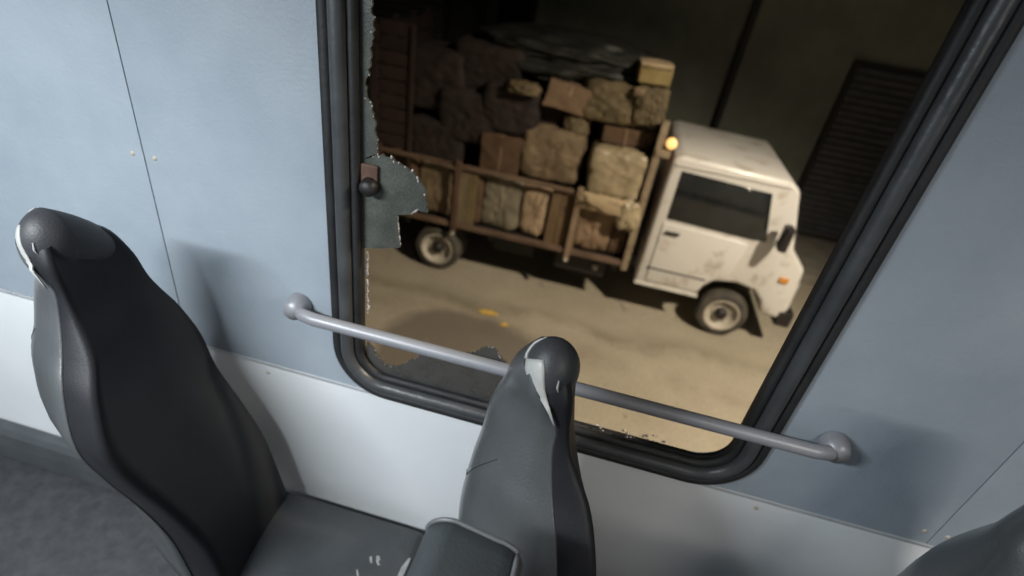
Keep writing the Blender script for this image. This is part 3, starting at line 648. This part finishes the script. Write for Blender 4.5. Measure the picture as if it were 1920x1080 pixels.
def make_window_seat(label):
    t = thing('passenger_seat', label, 'bus seat', (0.1, YM, 1.9), 'bus seats along the window side')
    # shell: rear curved face from the near ridge round the bulge to the far edge
    def strip(name, fn, m_, par, smooth=True, caps=True):
        vs = []; fs = []; n = None
        for row in DT:
            pts = fn(row); n = len(pts); vs += pts
        for i in range(len(DT) - 1):
            for k in range(n): fs.append((i * n + k, i * n + (k + 1) % n, (i + 1) * n + (k + 1) % n, (i + 1) * n + k))
        fs.append(list(range(n))); fs.append(list(range((len(DT) - 1) * n, len(DT) * n)))
        return pydata(name, vs, fs, m_, par, smooth)
    def rear(row, s_):
        z, y0, yf, L, Rr, F, Ff, ym = row
        if s_ < 0: return Vector((L + (Rr - L) * abs(s_) ** 2.3, ym + s_ * (ym - y0), z))
        Rf = min(Rr, Ff - .02); return Vector((L + (Rf - L) * s_ ** 2.3, ym + s_ * (yf - ym), z))
    def front(row, s_):
        z, y0, yf, L, Rr, F, Ff, ym = row; u = (s_ + 1) / 2
        return Vector((F + (Ff - F) * u - .010 * (1 - s_ * s_), y0 + (yf - y0) * u, z))
    def shell_sec(row):
        P = [rear(row, -1 + k / 8) for k in range(17)]
        for k in range(17):
            s_ = 1 - k / 8; q = rear(row, s_ * .97); f_ = front(row, s_ * .97)
            q.x = min(q.x + .016, f_.x - .003); P.append(q + Vector((0, 0, -.001)))
        return P
    def pad_sec(row):
        z, y0, yf, L, Rr, F, Ff, ym = row; P = []
        dz = Vector((0, 0, -.0015))
        for k in range(13):
            s_ = -.985 + 1.97 * k / 12; q = rear(row, s_); q.x = min(q.x + .012, front(row, s_).x - .004); P.append(q + dz)
        a_, b_ = front(row, 1), front(row, -1); e = min(.018, (F - Rr) * .35)
        P += [a_ + Vector((-e * .8, -.001, 0)) + dz, a_ + Vector((-.1 * e, -e * .5, 0)) + dz]
        for k in range(7): P.append(front(row, .8 - 1.6 * k / 6) + dz)
        P += [b_ + Vector((-.1 * e, e * .5, 0)) + dz, b_ + Vector((-e * .8, .001, 0)) + dz]
        return P
    sh = strip('back_shell', shell_sec, M['shell'], t)
    pd = strip('back_padding', pad_sec, M['pad'], t)
    # seam across the shell
    seam = []
    for k in range(11):
        s = .15 - .75 * k / 10; z = 2.80 + .16 * k / 10
        row = min(DT, key=lambda r_: abs(r_[0] - z)); seam.append(rear(row, s) + Vector((-.0004, 0, 0)))
    tube('seam', seam, .0006, M['pad'], sh, 6)
    HC, HR = onY(1034, 688, .668), Vector((.0455, .054, .060))
    bm = bmesh.new(); bmesh.ops.create_icosphere(bm, subdivisions=5, radius=1)
    for v in bm.verts:
        d = v.co.normalized(); k = 1
        yy = d.y * (HR.y if d.y < 0 else .115)
        v.co = HC + Vector((d.x * HR.x, yy, d.z * HR.z - max(0, yy) * .62))
    from_bm('headrest', bm, M['headrest'], t, True)
    def onhead(px_, py_):   # nearest point of the headrest surface
        r = ray(px_, py_); o_ = EYE - HC; d_ = Vector((r.x / HR.x, r.y / HR.y, r.z / HR.z)); q_ = Vector((o_.x / HR.x, o_.y / HR.y, o_.z / HR.z))
        A_, B_, C_ = d_.dot(d_), q_.dot(d_), q_.dot(q_) - 1.04
        D_ = B_ * B_ - A_ * C_; tt = (-B_ - math.sqrt(D_)) / A_ if D_ > 0 else -B_ / A_
        return EYE + r * tt
    # silver trim on the near side of the head
    def sidept(px_, py_, dy):   # a point on the near side face
        zz = 3.0
        for _ in range(12):
            row = min(DT, key=lambda r_: abs(r_[0] - zz)); p = onY(px_, py_, row[1] - dy); zz = p.z
        return p
    TR = [((986, 672), (1020, 675)), ((984, 690), (1021, 692)), ((988, 706), (1021, 712)), ((996, 722), (1022, 730)), ((1006, 738), (1026, 748)), ((1017, 756), (1031, 766)), ((1028, 776), (1036, 783)), ((1037, 796), (1040, 800))]
    RW = []
    for i_ in range(len(TR) - 1):
        for f_ in (0, .5): RW.append([tuple(TR[i_][e_][c_] * (1 - f_) + TR[i_ + 1][e_][c_] * f_ for c_ in (0, 1)) for e_ in (0, 1)])
    RW.append(list(TR[-1])); vs = []; fs = []; NC = 6
    for (a, b_) in RW:
        for k in range(NC):
            q_ = (a[0] + (b_[0] - a[0]) * k / (NC - 1), a[1] + (b_[1] - a[1]) * k / (NC - 1))
            h_, l_ = onhead(*q_), sidept(*q_, .006); w_ = min(1, max(0, (q_[1] - 725) / 40)); vs.append(h_.lerp(l_, w_))
    n_ = len(vs); vs += [v + (v - EYE).normalized() * .004 for v in vs]
    for r_ in range(len(RW) - 1):
        for k in range(NC - 1):
            o_ = r_ * NC + k; fs += [(o_, o_ + 1, o_ + NC + 1, o_ + NC), (n_ + o_, n_ + o_ + NC, n_ + o_ + NC + 1, n_ + o_ + 1)]
        for o_ in (r_ * NC, r_ * NC + NC - 1): fs.append((o_, o_ + NC, n_ + o_ + NC, n_ + o_))
    for r_ in (0, len(RW) - 1):
        for k in range(NC - 1): o_ = r_ * NC + k; fs.append((o_, o_ + 1, n_ + o_ + 1, n_ + o_))
    pydata('silver_trim', vs, fs, M['silver'], t, True)
    rim = [onhead(*q) for q in ((987, 672), (989, 662), (995, 652), (1003, 643), (1013, 637), (1025, 632))]
    tube('edge_highlight', rim, [.0035, .003, .0026, .0022, .0017, .001], M['silver'], t, 8)  # highlight along the headrest edge, modelled as a thin pale tube
    mk = [onhead(*q) for q in ((1048, 714), (1045, 728), (1047, 738))]
    tube('scratch', mk, [.0012, .0022, .0008], M['pale_mark'], t, 6)
    # cushion, frame and legs, mostly out of sight
    box('cushion', .17, .67, .50, .895, 2.13, 2.242, M['cushion'], t, .035, None, 4)
    box('seat_pan', .16, .64, .52, .88, 2.09, 2.127, M['shell'], t, .01)
    for xx in (.22, .56): tube('leg', [(xx, .56, 1.9), (xx, .56, 2.095)], .02, M['black'], t)
    return t
def make_aisle_seat(label):
    t = thing('passenger_seat', label, 'bus seat', (0, .22, 1.9), 'bus seats along the aisle side')
    def prof(ins, zt):
        P = []; xa, xb = -.119 + ins, .019 - ins
        r_ = .040 - ins * .3
        P.append((xa - .0, 2.4))
        for k in range(9):
            a = R(180 - 90 * k / 8); P.append((xa + r_ + r_ * math.cos(a), zt - .022 - r_ + r_ * math.sin(a)))
        for k in range(9):
            a = R(90 - 90 * k / 8); P.append((xb - r_ + r_ * math.cos(a), zt - .022 - r_ - .014 + r_ * math.sin(a)))
        P.append((xb, 2.4)); return P
    rows = [(.432, .016, 3.052), (.428, .006, 3.064), (.418, .0, 3.072), (.40, -.001, 3.074), (.25, -.003, 3.078), (.06, -.001, 3.074), (.03, .004, 3.066), (.02, .016, 3.05)]
    vs = []; n = 0
    for (y, ins, zt) in rows:
        P = prof(ins, zt); n = len(P); vs += [(p[0], y, p[1]) for p in P]
    fs = [list(range(n)), list(range((len(rows) - 1) * n, len(rows) * n))]
    for i in range(len(rows) - 1):
        for k in range(n): fs.append((i * n + k, i * n + (k + 1) % n, (i + 1) * n + (k + 1) % n, (i + 1) * n + k))
    back = pydata('backrest', vs, fs, M['shell2'], t, True)
    pp = prof(.0, 3.073)[1:-1]
    tube('piping', [(p[0], .421, p[1] + .001) for p in pp] + [(pp[-1][0], .421, 2.9), (pp[-1][0], .421, 2.5)], .0032, M['piping'], t, 8)
    e_ = prof(.0, 3.076)[14]
    tube('edge_piping', [(e_[0] + .002, .424, e_[1] - .006), (e_[0] + .002, .40, e_[1] + .002), (e_[0] + .002, .25, e_[1] + .004), (e_[0] + .002, .05, e_[1])], .0032, M['piping'], t, 8)
    box('padding', -.02, .035, .06, .39, 2.25, 2.6, M['pad'], t, .02)
    box('cushion', .07, .55, .03, .43, 2.13, 2.242, M['cushion'], t, .035, None, 4)
    box('seat_pan', .05, .52, .04, .42, 2.09, 2.127, M['shell'], t, .01)
    for xx in (.12, .44): tube('leg', [(xx, .2, 1.9), (xx, .2, 2.095)], .02, M['black'], t)
    return t
def copy_tree(o, parent=None):
    c = o.copy(); col.objects.link(c); c.parent = parent
    if parent: c.matrix_parent_inverse = o.matrix_parent_inverse.copy()
    for ch in list(o.children): copy_tree(ch, c)
    return c
ws = make_window_seat('tall charcoal seat back with a silver trim patch in front of the smashed window')
as_ = make_aisle_seat('rounded dark grey seat top with pale piping at the bottom of the view')
c = copy_tree(ws); c.location.x += .86; c['label'] = 'charcoal window seat one row to the right, before the end of the smashed window'
c = copy_tree(ws); c.location.x -= .92; c['label'] = 'charcoal window seat one row to the left, in front of the pillar'
def pale_mark(pts):  # flat pale grey mark on the cushion top
    P = []
    for q in pts:
        r = ray(*q); P.append(EYE + r * ((2.2425 - EYE.z) / r.z))
    n = len(P); vs = [(p.x, p.y, 2.2418) for p in P] + [(p.x, p.y, 2.2432) for p in P]
    pydata('cushion_mark', vs, [list(range(n)), list(range(2 * n - 1, n - 1, -1))] + [[i, (i + 1) % n, n + (i + 1) % n, n + i] for i in range(n)], M['pale_mark'], c)
for pts in ([(706, 1042), (712, 1043), (713, 1050), (709, 1052), (713, 1060), (708, 1060), (705, 1051)], [(693, 1044), (697, 1043), (698, 1056), (694, 1055)],
            [(766, 1047), (771, 1046), (764, 1062), (756, 1080), (745, 1081), (752, 1064)], [(668, 1068), (671, 1068), (673, 1081), (669, 1081)]): pale_mark(pts)
c = copy_tree(as_); c.location.x += .86; c['label'] = 'dark grey aisle seat top one row to the right'
